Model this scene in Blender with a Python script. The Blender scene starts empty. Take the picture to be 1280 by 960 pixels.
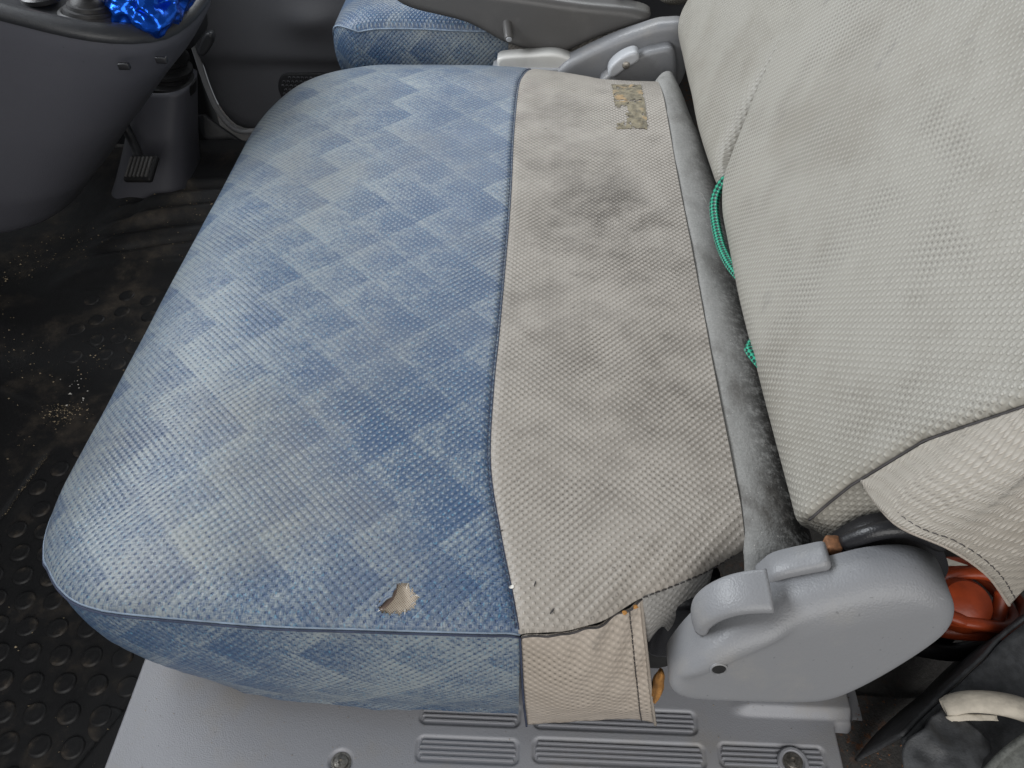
import bpy, bmesh, math, random
import numpy as np
from mathutils import Vector, noise, Matrix
random.seed(7)
S = bpy.context.scene
COL = S.collection
R = math.radians

# ------------------------------------------------------------------ camera
cam_d = bpy.data.cameras.new('camera'); cam = bpy.data.objects.new('camera', cam_d); COL.objects.link(cam)
cam_d.sensor_width = 36; cam_d.lens = 36*1004/1280; cam_d.clip_start = .01; cam_d.clip_end = 60
cam.location = (0, -.257, .91)
cam.rotation_euler = (R(90-46), 0, R(2.4))
S.camera = cam
# ------------------------------------------------------------------ world (dim light bounced about the cab)
W = bpy.data.worlds.new('World'); S.world = W; W.use_nodes = True
bg = W.node_tree.nodes['Background']; bg.inputs[0].default_value = (.90, .95, 1, 1); bg.inputs[1].default_value = .15
# ------------------------------------------------------------------ lamps: daylight through the door openings and the windscreen
def area(name, loc, target, sx, sy, power, col):
    d = bpy.data.lights.new(name, 'AREA'); d.shape = 'RECTANGLE'; d.size = sx; d.size_y = sy; d.energy = power; d.color = col
    o = bpy.data.objects.new(name, d); COL.objects.link(o); o.location = loc
    o.rotation_euler = (Vector(target)-Vector(loc)).to_track_quat('-Z', 'Y').to_euler()
    return o
area('door_daylight', (.15, -1.65, 1.25), (.0, .25, .35), 2.0, 1.7, 36, (1, .985, .96))
area('windscreen_daylight', (-1.55, .72, 1.42), (-.1, .5, .4), 1.6, .85, 56, (.92, .96, 1))
area('driver_window_daylight', (-.05, 2.0, 1.35), (-.05, .7, .4), .9, .6, 12, (.94, .98, 1))
S.view_settings.view_transform = 'Standard'; S.view_settings.look = 'None'
S.view_settings.exposure = -.06; S.view_settings.gamma = 1; S.view_settings.use_curve_mapping = False
S.render.engine = 'CYCLES'

# ------------------------------------------------------------------ node helper
class NB:
    def __init__(s, name, rough=.5, spec=.5, metal=0):
        s.m = bpy.data.materials.new(name); s.m.use_nodes = True; s.t = s.m.node_tree
        s.b = s.t.nodes['Principled BSDF']; s.b.inputs['Roughness'].default_value = rough
        s.b.inputs['Specular IOR Level'].default_value = spec; s.b.inputs['Metallic'].default_value = metal
        s.tc = s.t.nodes.new('ShaderNodeTexCoord'); s._h = None
    def put(s, inp, v):
        if hasattr(v, 'is_linked') or isinstance(v, bpy.types.NodeSocket): s.t.links.new(v, inp)
        else: inp.default_value = v
    def M(s, op, a, b=0., c=0., clamp=False):
        n = s.t.nodes.new('ShaderNodeMath'); n.operation = op; n.use_clamp = clamp
        s.put(n.inputs[0], a); s.put(n.inputs[1], b); s.put(n.inputs[2], c); return n.outputs[0]
    def step(s, x, lo, hi, a=0., b=1.):
        n = s.t.nodes.new('ShaderNodeMapRange'); n.interpolation_type = 'SMOOTHSTEP'
        s.put(n.inputs[0], x); s.put(n.inputs[1], lo); s.put(n.inputs[2], hi); s.put(n.inputs[3], a); s.put(n.inputs[4], b); return n.outputs[0]
    def uv(s):
        n = s.t.nodes.new('ShaderNodeSeparateXYZ'); s.t.links.new(s.tc.outputs['UV'], n.inputs[0]); return n.outputs[0], n.outputs[1]
    def obj(s): return s.tc.outputs['Object']
    def xyz(s, v):
        n = s.t.nodes.new('ShaderNodeSeparateXYZ'); s.t.links.new(v, n.inputs[0]); return n.outputs
    def vec(s, x, y, z=0.):
        n = s.t.nodes.new('ShaderNodeCombineXYZ'); s.put(n.inputs[0], x); s.put(n.inputs[1], y); s.put(n.inputs[2], z); return n.outputs[0]
    def scale(s, v, sc):
        n = s.t.nodes.new('ShaderNodeVectorMath'); n.operation = 'MULTIPLY'; s.put(n.inputs[0], v); n.inputs[1].default_value = sc; return n.outputs[0]
    def noise(s, v, scale, detail=3, rough=.55, dist=0.):
        n = s.t.nodes.new('ShaderNodeTexNoise'); s.put(n.inputs['Vector'], v); n.inputs['Scale'].default_value = scale
        n.inputs['Detail'].default_value = detail; n.inputs['Roughness'].default_value = rough; n.inputs['Distortion'].default_value = dist; return n.outputs[0]
    def vor(s, v, scale):
        n = s.t.nodes.new('ShaderNodeTexVoronoi'); s.put(n.inputs['Vector'], v); n.inputs['Scale'].default_value = scale; return n.outputs[0]
    def white(s, v):
        n = s.t.nodes.new('ShaderNodeTexWhiteNoise'); n.noise_dimensions = '2D'; s.put(n.inputs[0], v); return n.outputs[0]
    def mix(s, f, a, b):
        n = s.t.nodes.new('ShaderNodeMix'); n.data_type = 'RGBA'; s.put(n.inputs[0], f)
        for i, c in ((6, a), (7, b)):
            if isinstance(c, tuple): n.inputs[i].default_value = c if len(c) == 4 else (*c, 1)
            else: s.t.links.new(c, n.inputs[i])
        return n.outputs[2]
    def mulc(s, c, f):
        n = s.t.nodes.new('ShaderNodeVectorMath'); n.operation = 'SCALE'
        if isinstance(c, tuple): n.inputs[0].default_value = c[:3]
        else: s.t.links.new(c, n.inputs[0])
        s.put(n.inputs[3], f); return n.outputs[0]
    def color(s, c):
        if isinstance(c, tuple): s.b.inputs['Base Color'].default_value = c if len(c) == 4 else (*c, 1)
        else: s.t.links.new(c, s.b.inputs['Base Color'])
    def rough(s, v): s.put(s.b.inputs['Roughness'], v)
    def bump(s, h, dist, strength=1.):
        n = s.t.nodes.new('ShaderNodeBump'); n.inputs['Distance'].default_value = dist; n.inputs['Strength'].default_value = strength
        s.put(n.inputs['Height'], h)
        if s._h: s.t.links.new(s._h, n.inputs['Normal'])
        s._h = n.outputs[0]; s.t.links.new(s._h, s.b.inputs['Normal'])
    def lattice(s, u, v, p):
        """two cosine waves along the diagonals, spacing p metres"""
        k = 2*math.pi/(p*math.sqrt(2))
        a = s.M('COSINE', s.M('MULTIPLY', s.M('ADD', u, v), k)); b = s.M('COSINE', s.M('MULTIPLY', s.M('SUBTRACT', u, v), k))
        return a, b

MAT = {}
def blue_vinyl():
    n = NB('blue_vinyl', .42, .45); u, v = n.uv()
    L = .068
    wob = n.M('ADD', n.M('MULTIPLY', n.M('SUBTRACT', n.noise(n.vec(u, v), 60, 2), .5), .08), n.M('MULTIPLY', n.M('SUBTRACT', n.noise(n.vec(u, v), 480, 1), .5), .20))
    A = n.M('ADD', n.M('DIVIDE', n.M('ADD', u, v), L), wob); B = n.M('ADD', n.M('DIVIDE', n.M('SUBTRACT', u, v), L), wob)
    fa = n.M('FRACT', A); fb = n.M('FRACT', B)
    w = n.white(n.vec(n.M('FLOOR', A), n.M('FLOOR', B)))
    A2 = n.M('ADD', n.M('MULTIPLY', A, 2.), .5); B2 = n.M('MULTIPLY', B, 2.)
    w2 = n.white(n.vec(n.M('FLOOR', A2), n.M('ADD', n.M('FLOOR', B2), 37.)))
    g = n.M('MULTIPLY', n.M('ADD', fa, fb), .5)                       # each diamond deepens towards its rear corner
    chk = n.M('MODULO', n.M('ADD', n.M('ADD', n.M('FLOOR', A), n.M('FLOOR', B)), 400.), 2.)
    tone = n.M('ADD', n.M('ADD', n.M('MULTIPLY', w, .22), n.M('MULTIPLY', chk, .09)), n.M('ADD', n.M('ADD', n.M('MULTIPLY', n.M('POWER', g, 2.0), .40), n.M('MULTIPLY', n.M('SUBTRACT', n.M('MINIMUM', n.M('MINIMUM', fa, n.M('SUBTRACT', 1., fa)), n.M('MINIMUM', fb, n.M('SUBTRACT', 1., fb))), .1), .34)), n.M('MULTIPLY', w2, .0)))
    fade = n.noise(n.vec(u, v), 7, 3)
    tone = n.M('SUBTRACT', tone, n.M('MULTIPLY', n.M('SUBTRACT', fade, .5), .6))
    tone = n.M('ADD', tone, n.M('MULTIPLY', n.step(u, -.30, -.08), .34))      # darker rear, paler front: windscreen sheen put into the colour
    str_ = n.noise(n.vec(n.M('MULTIPLY', u, 900.), n.M('MULTIPLY', v, 170.)), 1, 2)
    str2 = n.noise(n.vec(n.M('MULTIPLY', u, 260.), n.M('MULTIPLY', v, 1100.)), 1, 2)
    clump = n.noise(n.vec(u, v), 120, 3, .65)
    tone = n.M('ADD', tone, n.M('MULTIPLY', n.M('SUBTRACT', n.M('ADD', str_, str2), 1.), 1.2))
    tone = n.M('ADD', tone, n.M('MULTIPLY', n.M('SUBTRACT', clump, .5), .95))
    t = n.step(tone, -.09, .84)
    c = n.mix(t, (.268, .305, .322), (.046, .088, .168))
    fl = n.step(n.noise(n.vec(n.M('MULTIPLY', u, 420.), n.M('MULTIPLY', v, 300.)), 1, 1), .60, .74)
    c = n.mix(n.M('MULTIPLY', fl, .6), c, (.11, .29, .42))
    dirt = n.step(n.noise(n.vec(u, v), 4.3, 4, .6), .44, .72)
    c = n.mix(n.M('MULTIPLY', dirt, .6), c, (.215, .215, .20))
    a, b = n.lattice(u, v, .0052)
    val = n.M('MULTIPLY', n.M('ADD', a, b), .5)
    # stretched rolls open the pits, the sat-on middle shows the rubbed dots
    rim = n.M('MAXIMUM', n.step(u, -.16, -.33), n.step(v, .13, .03))
    rim = n.M('ADD', n.M('MULTIPLY', rim, .8), n.M('MULTIPLY', n.noise(n.vec(u, v), 9, 2), .35), clamp=True)
    pits = n.M('MULTIPLY', n.M('MULTIPLY', n.step(val, -.46, -.93), n.step(n.noise(n.vec(u, v, 2.), 170, 2), .25, .60)), n.M('ADD', .15, n.M('MULTIPLY', rim, .85)))
    dots = n.M('MULTIPLY', n.step(val, .45, .95), n.M('SUBTRACT', 1., n.M('MULTIPLY', rim, .8)))
    sel = n.step(n.noise(n.vec(u, v, 3.), 8, 2), .40, .60)
    la = n.M('MULTIPLY', n.step(a, -.55, -.98), sel); lb = n.M('MULTIPLY', n.step(b, -.55, -.98), n.M('SUBTRACT', 1., sel))
    lines = n.M('MULTIPLY', n.M('ADD', la, lb), n.step(n.noise(n.vec(u, v, 8.), 14, 2), .35, .62))
    c = n.mix(n.M('MULTIPLY', pits, .85), c, (.040, .070, .16))
    c = n.mix(n.M('MULTIPLY', lines, .38), c, (.045, .075, .16))
    c = n.mix(n.M('MULTIPLY', dots, .5), c, (.47, .50, .51))
    n.color(c)
    n.rough(n.M('ADD', .27, n.M('MULTIPLY', fade, .2)))
    h = n.M('ADD', n.M('ADD', n.M('MULTIPLY', pits, -1.), n.M('MULTIPLY', dots, .6)), n.M('ADD', n.M('MULTIPLY', val, .25), n.M('MULTIPLY', lines, -.4)))
    n.bump(h, .0006, .9)
    n.bump(n.noise(n.vec(u, v), 900, 2), .0004, .6)
    return n.m
def beige_vinyl(name, base, dirtc, amount, p=.0049, rows=False, stain=True, soft=1.):
    n = NB(name, .46, .4); u, v = n.uv()
    big = n.noise(n.vec(u, v), 5.2, 4, .6); mid = n.noise(n.vec(u, v), 26, 4, .65)
    a, b = n.lattice(u, v, p)
    dots = n.step(n.M('MULTIPLY', n.M('ADD', a, b), .5), .30, .92)
    grime = n.M('MULTIPLY', n.step(n.M('ADD', n.M('MULTIPLY', big, .7), n.M('MULTIPLY', mid, .3)), .42, .66), amount)
    if stain:   # the sat-on middle of the panel is grubbiest
        for (cu, cv, su, sv, k) in ((.07, .50, .10, .13, .75), (.02, .72, .05, .06, .28), (.12, .30, .06, .12, .35), (-.02, .80, .02, .03, .5)):
            du = n.M('DIVIDE', n.M('SUBTRACT', u, cu), su); dv = n.M('DIVIDE', n.M('SUBTRACT', v, cv), sv)
            blob = n.M('EXPONENT', n.M('MULTIPLY', n.M('ADD', n.M('MULTIPLY', du, du), n.M('MULTIPLY', dv, dv)), -1.))
            grime = n.M('ADD', grime, n.M('MULTIPLY', n.M('MULTIPLY', blob, n.step(n.M('ADD', n.M('MULTIPLY', mid, .6), n.M('MULTIPLY', big, .4)), .30, .68, .25, 1.)), k), clamp=True)
    # dirt settles between the raised dots
    gr = n.M('MULTIPLY', grime, n.M('SUBTRACT', 1., n.M('MULTIPLY', dots, .55)))
    c = n.mix(gr, base, dirtc)
    sp = n.step(n.noise(n.vec(u, v), 190, 1), .715, .745)
    c = n.mix(n.M('MULTIPLY', sp, .6 if stain else .3), c, (.10, .09, .08))
    sm = n.step(n.noise(n.vec(u, n.M('MULTIPLY', v, .6)), 30, 3), .66, .78)
    c = n.mix(n.M('MULTIPLY', sm, .35), c, (.13, .125, .12))
    val = n.M('MULTIPLY', n.M('ADD', a, b), .5)
    if rows:     # embossed rows with a groove between them
        gr_ = n.M('COSINE', n.M('MULTIPLY', u, 2*math.pi/(p*math.sqrt(2)/2)))
        lines = n.M('MULTIPLY', n.step(gr_, -.35, -.98), n.step(n.noise(n.vec(u, v, 8.), 12, 2), .10, .55))
    else:
        sel = n.step(n.noise(n.vec(u, v, 3.), 6, 2), .38, .56)
        la = n.M('MULTIPLY', n.step(a, -.5, -.98), sel); lb = n.M('MULTIPLY', n.step(b, -.5, -.98), n.M('SUBTRACT', 1., sel))
        lines = n.M('MULTIPLY', n.M('ADD', la, lb), n.step(n.noise(n.vec(u, v, 8.), 11, 2), .36, .60))
    pits = n.M('MULTIPLY', n.step(val, -.45, -.95), n.step(n.noise(n.vec(u, v, 5.), 13, 2), .45, .65))
    c = n.mix(n.M('MULTIPLY', n.step(val, .1, -.8), .16), c, (.13, .12, .105))
    c = n.mix(n.M('MULTIPLY', lines, .30*soft), c, (.11, .10, .085))
    c = n.mix(n.M('MULTIPLY', pits, .5), c, (.07, .06, .05))
    c = n.mix(n.M('MULTIPLY', dots, .48*soft), c, tuple(min(1, x*1.28) for x in base))
    n.color(c)
    h = n.M('ADD', n.M('ADD', dots, n.M('MULTIPLY', val, .35)), n.M('ADD', n.M('MULTIPLY', lines, -.4), n.M('MULTIPLY', pits, -.6)))
    n.bump(h, .0006, .85*soft)
    n.bump(n.noise(n.vec(u, v), 60, 4), .0012, .08 if rows else .3)
    n.bump(n.noise(n.vec(u, v), 1100, 2), .0003, .5)
    return n.m
def plastic(name, col, rough=.48, grain=700, gdep=.0003, dust=.25, dustc=(.30, .29, .27)):
    n = NB(name, rough, .45); o = n.obj()
    d = n.M('MULTIPLY', n.step(n.noise(o, 14, 5, .65), .5, .78), dust)
    c = n.mix(d, col, dustc)
    scr = n.step(n.noise(n.scale(o, (60, 420, 90)), 1, 2), .73, .78)
    c = n.mix(n.M('MULTIPLY', scr, .25*min(1, dust*3)), c, tuple(min(1, x*1.9) for x in col))
    spk = n.step(n.noise(o, 330, 1), .76, .79)
    c = n.mix(n.M('MULTIPLY', spk, .5), c, tuple(x*.35 for x in col))
    n.color(c); n.rough(n.M('ADD', rough-.06, n.M('MULTIPLY', n.noise(o, 30, 3), .14)))
    n.bump(n.vor(o, grain), gdep, .6); n.bump(n.noise(o, 45, 3), .0008, .25)
    return n.m
def rubber(name, col, dust):
    n = NB(name, .5, .35); o = n.obj()
    d1 = n.step(n.noise(o, 9, 6, .7), .48, .72); d2 = n.step(n.noise(o, 70, 4, .7), .45, .75)
    c = n.mix(n.M('MULTIPLY', n.M('ADD', n.M('MULTIPLY', d1, .6), n.M('MULTIPLY', n.M('MULTIPLY', d1, d2), .6)), dust), col, (.13, .105, .08))
    n.color(c); n.rough(n.M('ADD', .40, n.M('MULTIPLY', n.noise(o, 18, 4), .28)))
    n.bump(n.noise(o, 22, 4), .004, .35); n.bump(n.noise(o, 600, 2), .0005, .5)
    return n.m
def simple(name, col, rough=.5, metal=0., var=.25, sc=60, bump=.0004):
    n = NB(name, rough, .45, metal); o = n.obj()
    f = n.noise(o, sc, 4, .6)
    c = n.mix(n.step(f, .3, .7), tuple(x*(1-var) for x in col), tuple(min(1, x*(1+var)) for x in col))
    n.color(c); n.bump(n.noise(o, sc*6, 3), bump, .5)
    return n.m
def felt():
    n = NB('grey_felt', .85, .2); o = n.obj(); x, y, z = n.xyz(o)
    f = n.noise(o, 420, 3, .7); st = n.step(n.noise(n.scale(o, (2.2, 1, 1)), 11, 5, .65), .46, .70)
    c = n.mix(f, (.17, .17, .165), (.36, .355, .34))
    near = n.step(y, .40, .12, .55, 1.)
    c = n.mix(n.M('MULTIPLY', n.M('MULTIPLY', st, near), .85), c, (.06, .052, .045))
    cre = n.M('MULTIPLY', n.step(x, .168, .205), n.step(n.noise(o, 150, 4, .75), .34, .56))
    c = n.mix(n.M('MULTIPLY', cre, n.step(y, .75, .20, .35, .9)), c, (.022, .020, .018))
    sp = n.step(n.noise(o, 500, 1), .74, .78); c = n.mix(n.M('MULTIPLY', sp, .7), c, (.5, .48, .44))
    n.color(c); n.bump(f, .0009, .8); return n.m
def rope_mat():
    n = NB('green_braid', .38, .5); u, v = n.uv()
    a = n.M('SINE', n.M('MULTIPLY', n.M('ADD', u, v), 2*math.pi)); b = n.M('SINE', n.M('MULTIPLY', n.M('SUBTRACT', u, v), 2*math.pi))
    w = n.M('MULTIPLY', a, b)
    c = n.mix(n.step(w, -.25, .25), (.004, .03, .025), (.02, .36, .22)); n.color(c); n.bump(w, .0012, .8); return n.m
def foil():
    n = NB('blue_foil', .22, .5, .85); o = n.obj(); n.color(n.mix(n.noise(o, 20, 2), (.004, .06, .50), (.02, .17, .85)))
    n.bump(n.vor(o, 28), .006, .35); return n.m
def residue():
    n = NB('label_residue', .6, .4); o = n.obj()
    f = n.noise(o, 90, 5, .7)
    c = n.mix(n.step(f, .35, .65), (.10, .085, .055), (.27, .23, .15))
    c = n.mix(n.M('MULTIPLY', n.step(n.noise(o, 45, 3), .56, .68), .7), c, (.40, .25, .11)); n.color(c)
    n.bump(f, .0012, .8); return n.m
def scrim():
    n = NB('backing_cloth', .8, .2); o = n.obj(); x, y, z = n.xyz(o); k = 2*math.pi/.0018
    d = n.M('MULTIPLY', n.M('COSINE', n.M('MULTIPLY', x, k)), n.M('COSINE', n.M('MULTIPLY', y, k)))
    c = n.mix(n.step(d, .1, .8), (.50, .43, .35), (.16, .12, .09)); n.color(c); n.bump(d, .0005, -.6); return n.m
def carpet():
    n = NB('carpet_dark', .9, .15); o = n.obj()
    f = n.noise(o, 330, 3, .7); c = n.mix(f, (.045, .043, .042), (.12, .115, .11))
    ru = n.M('MULTIPLY', n.step(n.noise(o, 16, 4), .45, .65), n.step(n.noise(o, 160, 3, .7), .5, .66))
    c = n.mix(n.M('MULTIPLY', ru, .9), c, (.16, .075, .04)); n.color(c); n.bump(f, .0012, .8); n.bump(n.noise(o, 25, 3), .006, .4); return n.m
MAT = dict(
    blue=blue_vinyl(),
    beige=beige_vinyl('beige_vinyl', (.352, .320, .283), (.105, .090, .075), .55),
    beige_flap=beige_vinyl('beige_vinyl_worn', (.48, .42, .36), (.29, .24, .19), .5, stain=False, soft=.6),
    back=beige_vinyl('beige_vinyl_back', (.340, .324, .286), (.195, .175, .14), .5, p=.0047, rows=True, stain=False),
    back_flap=beige_vinyl('beige_vinyl_loose', (.385, .352, .305), (.21, .18, .145), .6, p=.0056, rows=True, stain=False),
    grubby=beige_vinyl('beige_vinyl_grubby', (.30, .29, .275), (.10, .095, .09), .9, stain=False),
    plastic=plastic('grey_plastic', (.220, .223, .234), .40, 700, .0003, .55, (.32, .30, .27)),
    sill=plastic('sill_plastic', (.315, .320, .345), .42, 900, .00022, .6, (.33, .30, .26)),
    console=plastic('console_plastic', (.082, .083, .098), .46, 800, .0003, .08, (.16, .15, .15)),
    charcoal=plastic('charcoal_plastic', (.022, .023, .026), .42, 800, .0003, .12, (.12, .12, .11)),
    brown=plastic('taupe_plastic', (.085, .082, .080), .40, 800, .0002, .15, (.2, .19, .18)),
    door=plastic('door_trim', (.095, .097, .107), .5, 600, .0004, .08, (.15, .14, .14)),
    lightgrey=plastic('light_grey_plastic', (.42, .43, .45), .4, 700, .0002, .2),
    white=plastic('white_plastic', (.66, .65, .62), .4, 700, .0002, .25),
    trim=plastic('weather_strip', (.40, .40, .41), .5, 700, .0002, .2),
    black=plastic('black_plastic', (.014, .014, .016), .35, 800, .0002, .1, (.08, .08, .08)),
    rubber=rubber('mat_rubber', (.017, .017, .018), .65), rubber2=rubber('boot_rubber', (.012, .012, .013), .15),
    felt=felt(), rope=rope_mat(), foil=foil(), residue=residue(), scrim=scrim(), carpet=carpet(),
    thread=simple('dark_thread', (.05, .045, .045), .8), thread_b=simple('blue_grey_thread', (.035, .045, .08), .8),
    piping=simple('worn_edge', (.20, .255, .33), .5),
    shadowlayer=simple('brown_shadow_layer', (.13, .095, .08), .8),
    foam=simple('yellow_foam', (.36, .17, .045), .9, 0, .35, 160, .002),
    red=simple('red_rubber', (.27, .040, .010), .38, 0, .3, 30),
    redbtn=simple('red_button', (.45, .02, .03), .3), steel=simple('dull_steel', (.30, .28, .25), .38, .9, .4, 300),
    sheath=simple('dark_vinyl', (.060, .062, .066), .5, 0, .3, 120, .0008), strap=simple('grey_webbing', (.13, .135, .125), .7, 0, .25, 300, .0008),
    cream=simple('cream_cloth', (.55, .50, .42), .75, 0, .18, 50, .001),
    crumb=simple('crumbs', (.30, .24, .16), .8, 0, .7, 40), chalk=simple('white_crumb', (.75, .73, .68), .8),
    rust=simple('rust', (.20, .09, .04), .8, 0, .4, 200), under=simple('shade_black', (.012, .012, .012), .8),  # under: black for the light-blocking boxes and the dark hole disc
)
# ------------------------------------------------------------------ object helpers
WL = {}
def link(o, parent=None):
    COL.objects.link(o)
    if parent is not None:
        o.parent = parent; o.location = -WL.get(parent.name, Vector((0, 0, 0)))
    return o
def tag(o, label, cat=None, group=None, kind=None):
    if label: o['label'] = label
    if cat: o['category'] = cat
    if group: o['group'] = group
    if kind: o['kind'] = kind
    return o
def thing(name, label, cat, loc, group=None):
    o = bpy.data.objects.new(name, None); COL.objects.link(o); o.location = loc; o.empty_display_size = .05
    WL[o.name] = Vector(loc); return tag(o, label, cat, group)
def mk(name, V, Fc, mat, parent=None, UV=None, smooth=True, fix=True, auto=None):
    me = bpy.data.meshes.new(name); me.from_pydata([tuple(map(float, p)) for p in V], [], Fc)
    if UV is not None:
        l = me.uv_layers.new(name='UVMap'); idx = np.zeros(len(me.loops), int); me.loops.foreach_get('vertex_index', idx)
        l.data.foreach_set('uv', np.asarray(UV, float)[idx].astype(np.float32).ravel())
    if fix:
        bm = bmesh.new(); bm.from_mesh(me); bmesh.ops.recalc_face_normals(bm, faces=bm.faces); bm.to_mesh(me); bm.free()
    if smooth: me.polygons.foreach_set('use_smooth', [True]*len(me.polygons))
    me.materials.append(MAT[mat] if isinstance(mat, str) else mat)
    o = bpy.data.objects.new(name, me); link(o, parent)
    if auto:
        try: me.set_sharp_from_angle(angle=R(auto))
        except Exception: pass
    return o
def grid_faces(nr, nc, wrap=False, off=0):
    F = []
    for i in range(nr-1):
        for j in range(nc-1 + (1 if wrap else 0)):
            k = (j+1) % nc
            F.append((off+i*nc+j, off+i*nc+k, off+(i+1)*nc+k, off+(i+1)*nc+j))
    return F
def solid(o, t, offset=-1):
    m = o.modifiers.new('thickness', 'SOLIDIFY'); m.thickness = t; m.offset = offset; return o
def cr(P, n, closed=False):
    """Catmull-Rom resample to n points at even spacing"""
    P = [np.array(p, float) for p in P]; N = len(P); out = []
    segs = N if closed else N-1
    for i in range(segs):
        g = (lambda k: P[k % N]) if closed else (lambda k: P[min(max(k, 0), N-1)])
        a, b, c, d = g(i-1), g(i), g(i+1), g(i+2)
        for q in range(16):
            t = q/16
            out.append(.5*((2*b)+(c-a)*t+(2*a-5*b+4*c-d)*t*t+(3*b-a-3*c+d)*t**3))
    out.append(P[0] if closed else P[-1])
    out = np.array(out); L = np.r_[0, np.cumsum(np.linalg.norm(np.diff(out, axis=0), axis=1))]
    s = np.linspace(0, L[-1], n+1)[:-1] if closed else np.linspace(0, L[-1], n)
    return np.stack([np.interp(s, L, out[:, k]) for k in range(out.shape[1])], 1)
def tube_vf(P, r, seg=8, closed=False, flat=1., up=None):
    P = np.asarray(P, float); n = len(P); V = []; UV = []
    r = np.full(n, r) if np.isscalar(r) else np.asarray(r)
    ref = np.array(up if up is not None else (0.31, .17, .93)); L = 0; prev = None
    for i in range(n):
        t = (P[(i+1) % n]-P[i-1]) if closed else (P[min(i+1, n-1)]-P[max(i-1, 0)])
        t = t/(np.linalg.norm(t)+1e-12)
        if prev is None: a = np.cross(ref, t)
        else: a = prev-t*(prev@t)
        if np.linalg.norm(a) < 1e-6: a = np.cross((1, 0, 0), t)
        a /= np.linalg.norm(a); prev = a; b = np.cross(t, a)
        if i: L += np.linalg.norm(P[i]-P[i-1])
        for k in range(seg):
            w = 2*math.pi*k/seg
            V.append(P[i]+r[i]*(math.cos(w)*a+math.sin(w)*b*flat)); UV.append((L/.0095, 3*k/seg))
    F = grid_faces(n, seg, True)
    if closed:
        F += [((n-1)*seg+k, (n-1)*seg+(k+1) % seg, (k+1) % seg, k) for k in range(seg)]
    else: F += [tuple(range(seg))[::-1], tuple(range((n-1)*seg, n*seg))]
    return V, F, UV
def tube(name, P, r, mat, parent=None, seg=8, closed=False, flat=1., up=None):
    V, F, UV = tube_vf(P, r, seg, closed, flat, up); return mk(name, V, F, mat, parent, UV)
def stitches(name, P, mat, parent, r=.0005, on=.0034, off=.0016, lift=0):
    P = np.asarray(P, float); L = np.r_[0, np.cumsum(np.linalg.norm(np.diff(P, axis=0), axis=1))]; V = []; F = []; s = 0
    at = lambda q: np.array([np.interp(q, L, P[:, k]) for k in range(3)])
    while s+on < L[-1]:
        j = random.uniform(-.0002, .0002)
        pts = [at(s)+(j, 0, -.0003), at(s+on*.5)+(0, 0, r*.5), at(s+on)+(j, 0, -.0003)]
        v, f, _ = tube_vf(pts, r, 5); o = len(V); V += v; F += [tuple(q+o for q in ff) for ff in f]; s += on+off
    return mk(name, V, F, mat, parent)
def lathe(name, prof, mat, parent, M=None, seg=32):
    V = []; n = len(prof)
    for r, z in prof:
        for k in range(seg): V.append(Vector((r*math.cos(2*math.pi*k/seg), r*math.sin(2*math.pi*k/seg), z)))
    F = grid_faces(n, seg, True)
    if prof[0][0] > 1e-5: F.append(tuple(range(seg)))
    if prof[-1][0] > 1e-5: F.append(tuple(range((n-1)*seg, n*seg)))
    if M is not None: V = [M @ v for v in V]
    return mk(name, V, F, mat, parent, auto=40)
def aim(loc, direction):
    return Matrix.Translation(loc) @ Vector(direction).to_track_quat('Z', 'Y').to_matrix().to_4x4()
def box(name, c, s, mat, parent=None, bev=.003, M=None, seg=3):
    bm = bmesh.new(); bmesh.ops.create_cube(bm, size=1)
    for v in bm.verts: v.co = Vector((v.co.x*s[0], v.co.y*s[1], v.co.z*s[2]))
    if bev: bmesh.ops.bevel(bm, geom=list(bm.edges), offset=bev, segments=seg, affect='EDGES', profile=.5)
    if M is not None: bm.transform(M)
    bmesh.ops.translate(bm, verts=bm.verts, vec=c)
    me = bpy.data.meshes.new(name); bm.to_mesh(me); bm.free(); me.polygons.foreach_set('use_smooth', [True]*len(me.polygons))
    me.materials.append(MAT[mat]); o = bpy.data.objects.new(name, me); link(o, parent)
    try: me.set_sharp_from_angle(angle=R(50))
    except Exception: pass
    return o
def inset(Q, d):
    n = len(Q); out = []
    area2 = sum(Q[i][0]*Q[(i+1) % n][1]-Q[(i+1) % n][0]*Q[i][1] for i in range(n)); sg = 1 if area2 > 0 else -1
    for i in range(n):
        t = Q[(i+1) % n]-Q[i-1]; t = t/(np.linalg.norm(t)+1e-12); out.append(Q[i]+sg*d*np.array((-t[1], t[0])))
    out = np.array(out)
    for _ in range(int(d*3000)): out = .5*out+.25*np.roll(out, 1, 0)+.25*np.roll(out, -1, 0)
    return out
def plate(name, outline, y0, y1, r, mat, parent, n=120, rings=14, feat=None, closed_back=True, yshift=None):
    """solid with outline in XZ, front face at y0 (towards -Y) with edge radius r, back at y1"""
    Q = cr(outline, n, True); V = []
    ys = yshift or (lambda x, z: 0.)
    def ring(q, y): V.extend([(a, y+ys(a, b)+(feat(a, b) if feat else 0), b) for a, b in q])
    cen = Q.mean(0)
    V.extend([(a, y1+ys(a, b), b) for a, b in Q]); nr = 1
    for k in range(7):
        w = k/6*math.pi/2; ring(inset(Q, r*(1-math.cos(w))), y0+r-r*math.sin(w)); nr += 1
    last = inset(Q, r)
    for k in range(1, rings): ring(last+(cen-last)*(k/rings), y0); nr += 1
    F = grid_faces(nr, n, True); V.append((cen[0], y0+ys(*cen)+(feat(*cen) if feat else 0), cen[1])); c = len(V)-1
    F += [((nr-1)*n+k, (nr-1)*n+(k+1) % n, c) for k in range(n)]
    F.append(tuple(range(n)))
    return mk(name, V, F, mat, parent)
def nz(x, y, z=0., s=1.): return noise.noise(Vector((x*s, y*s, z*s)))

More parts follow.
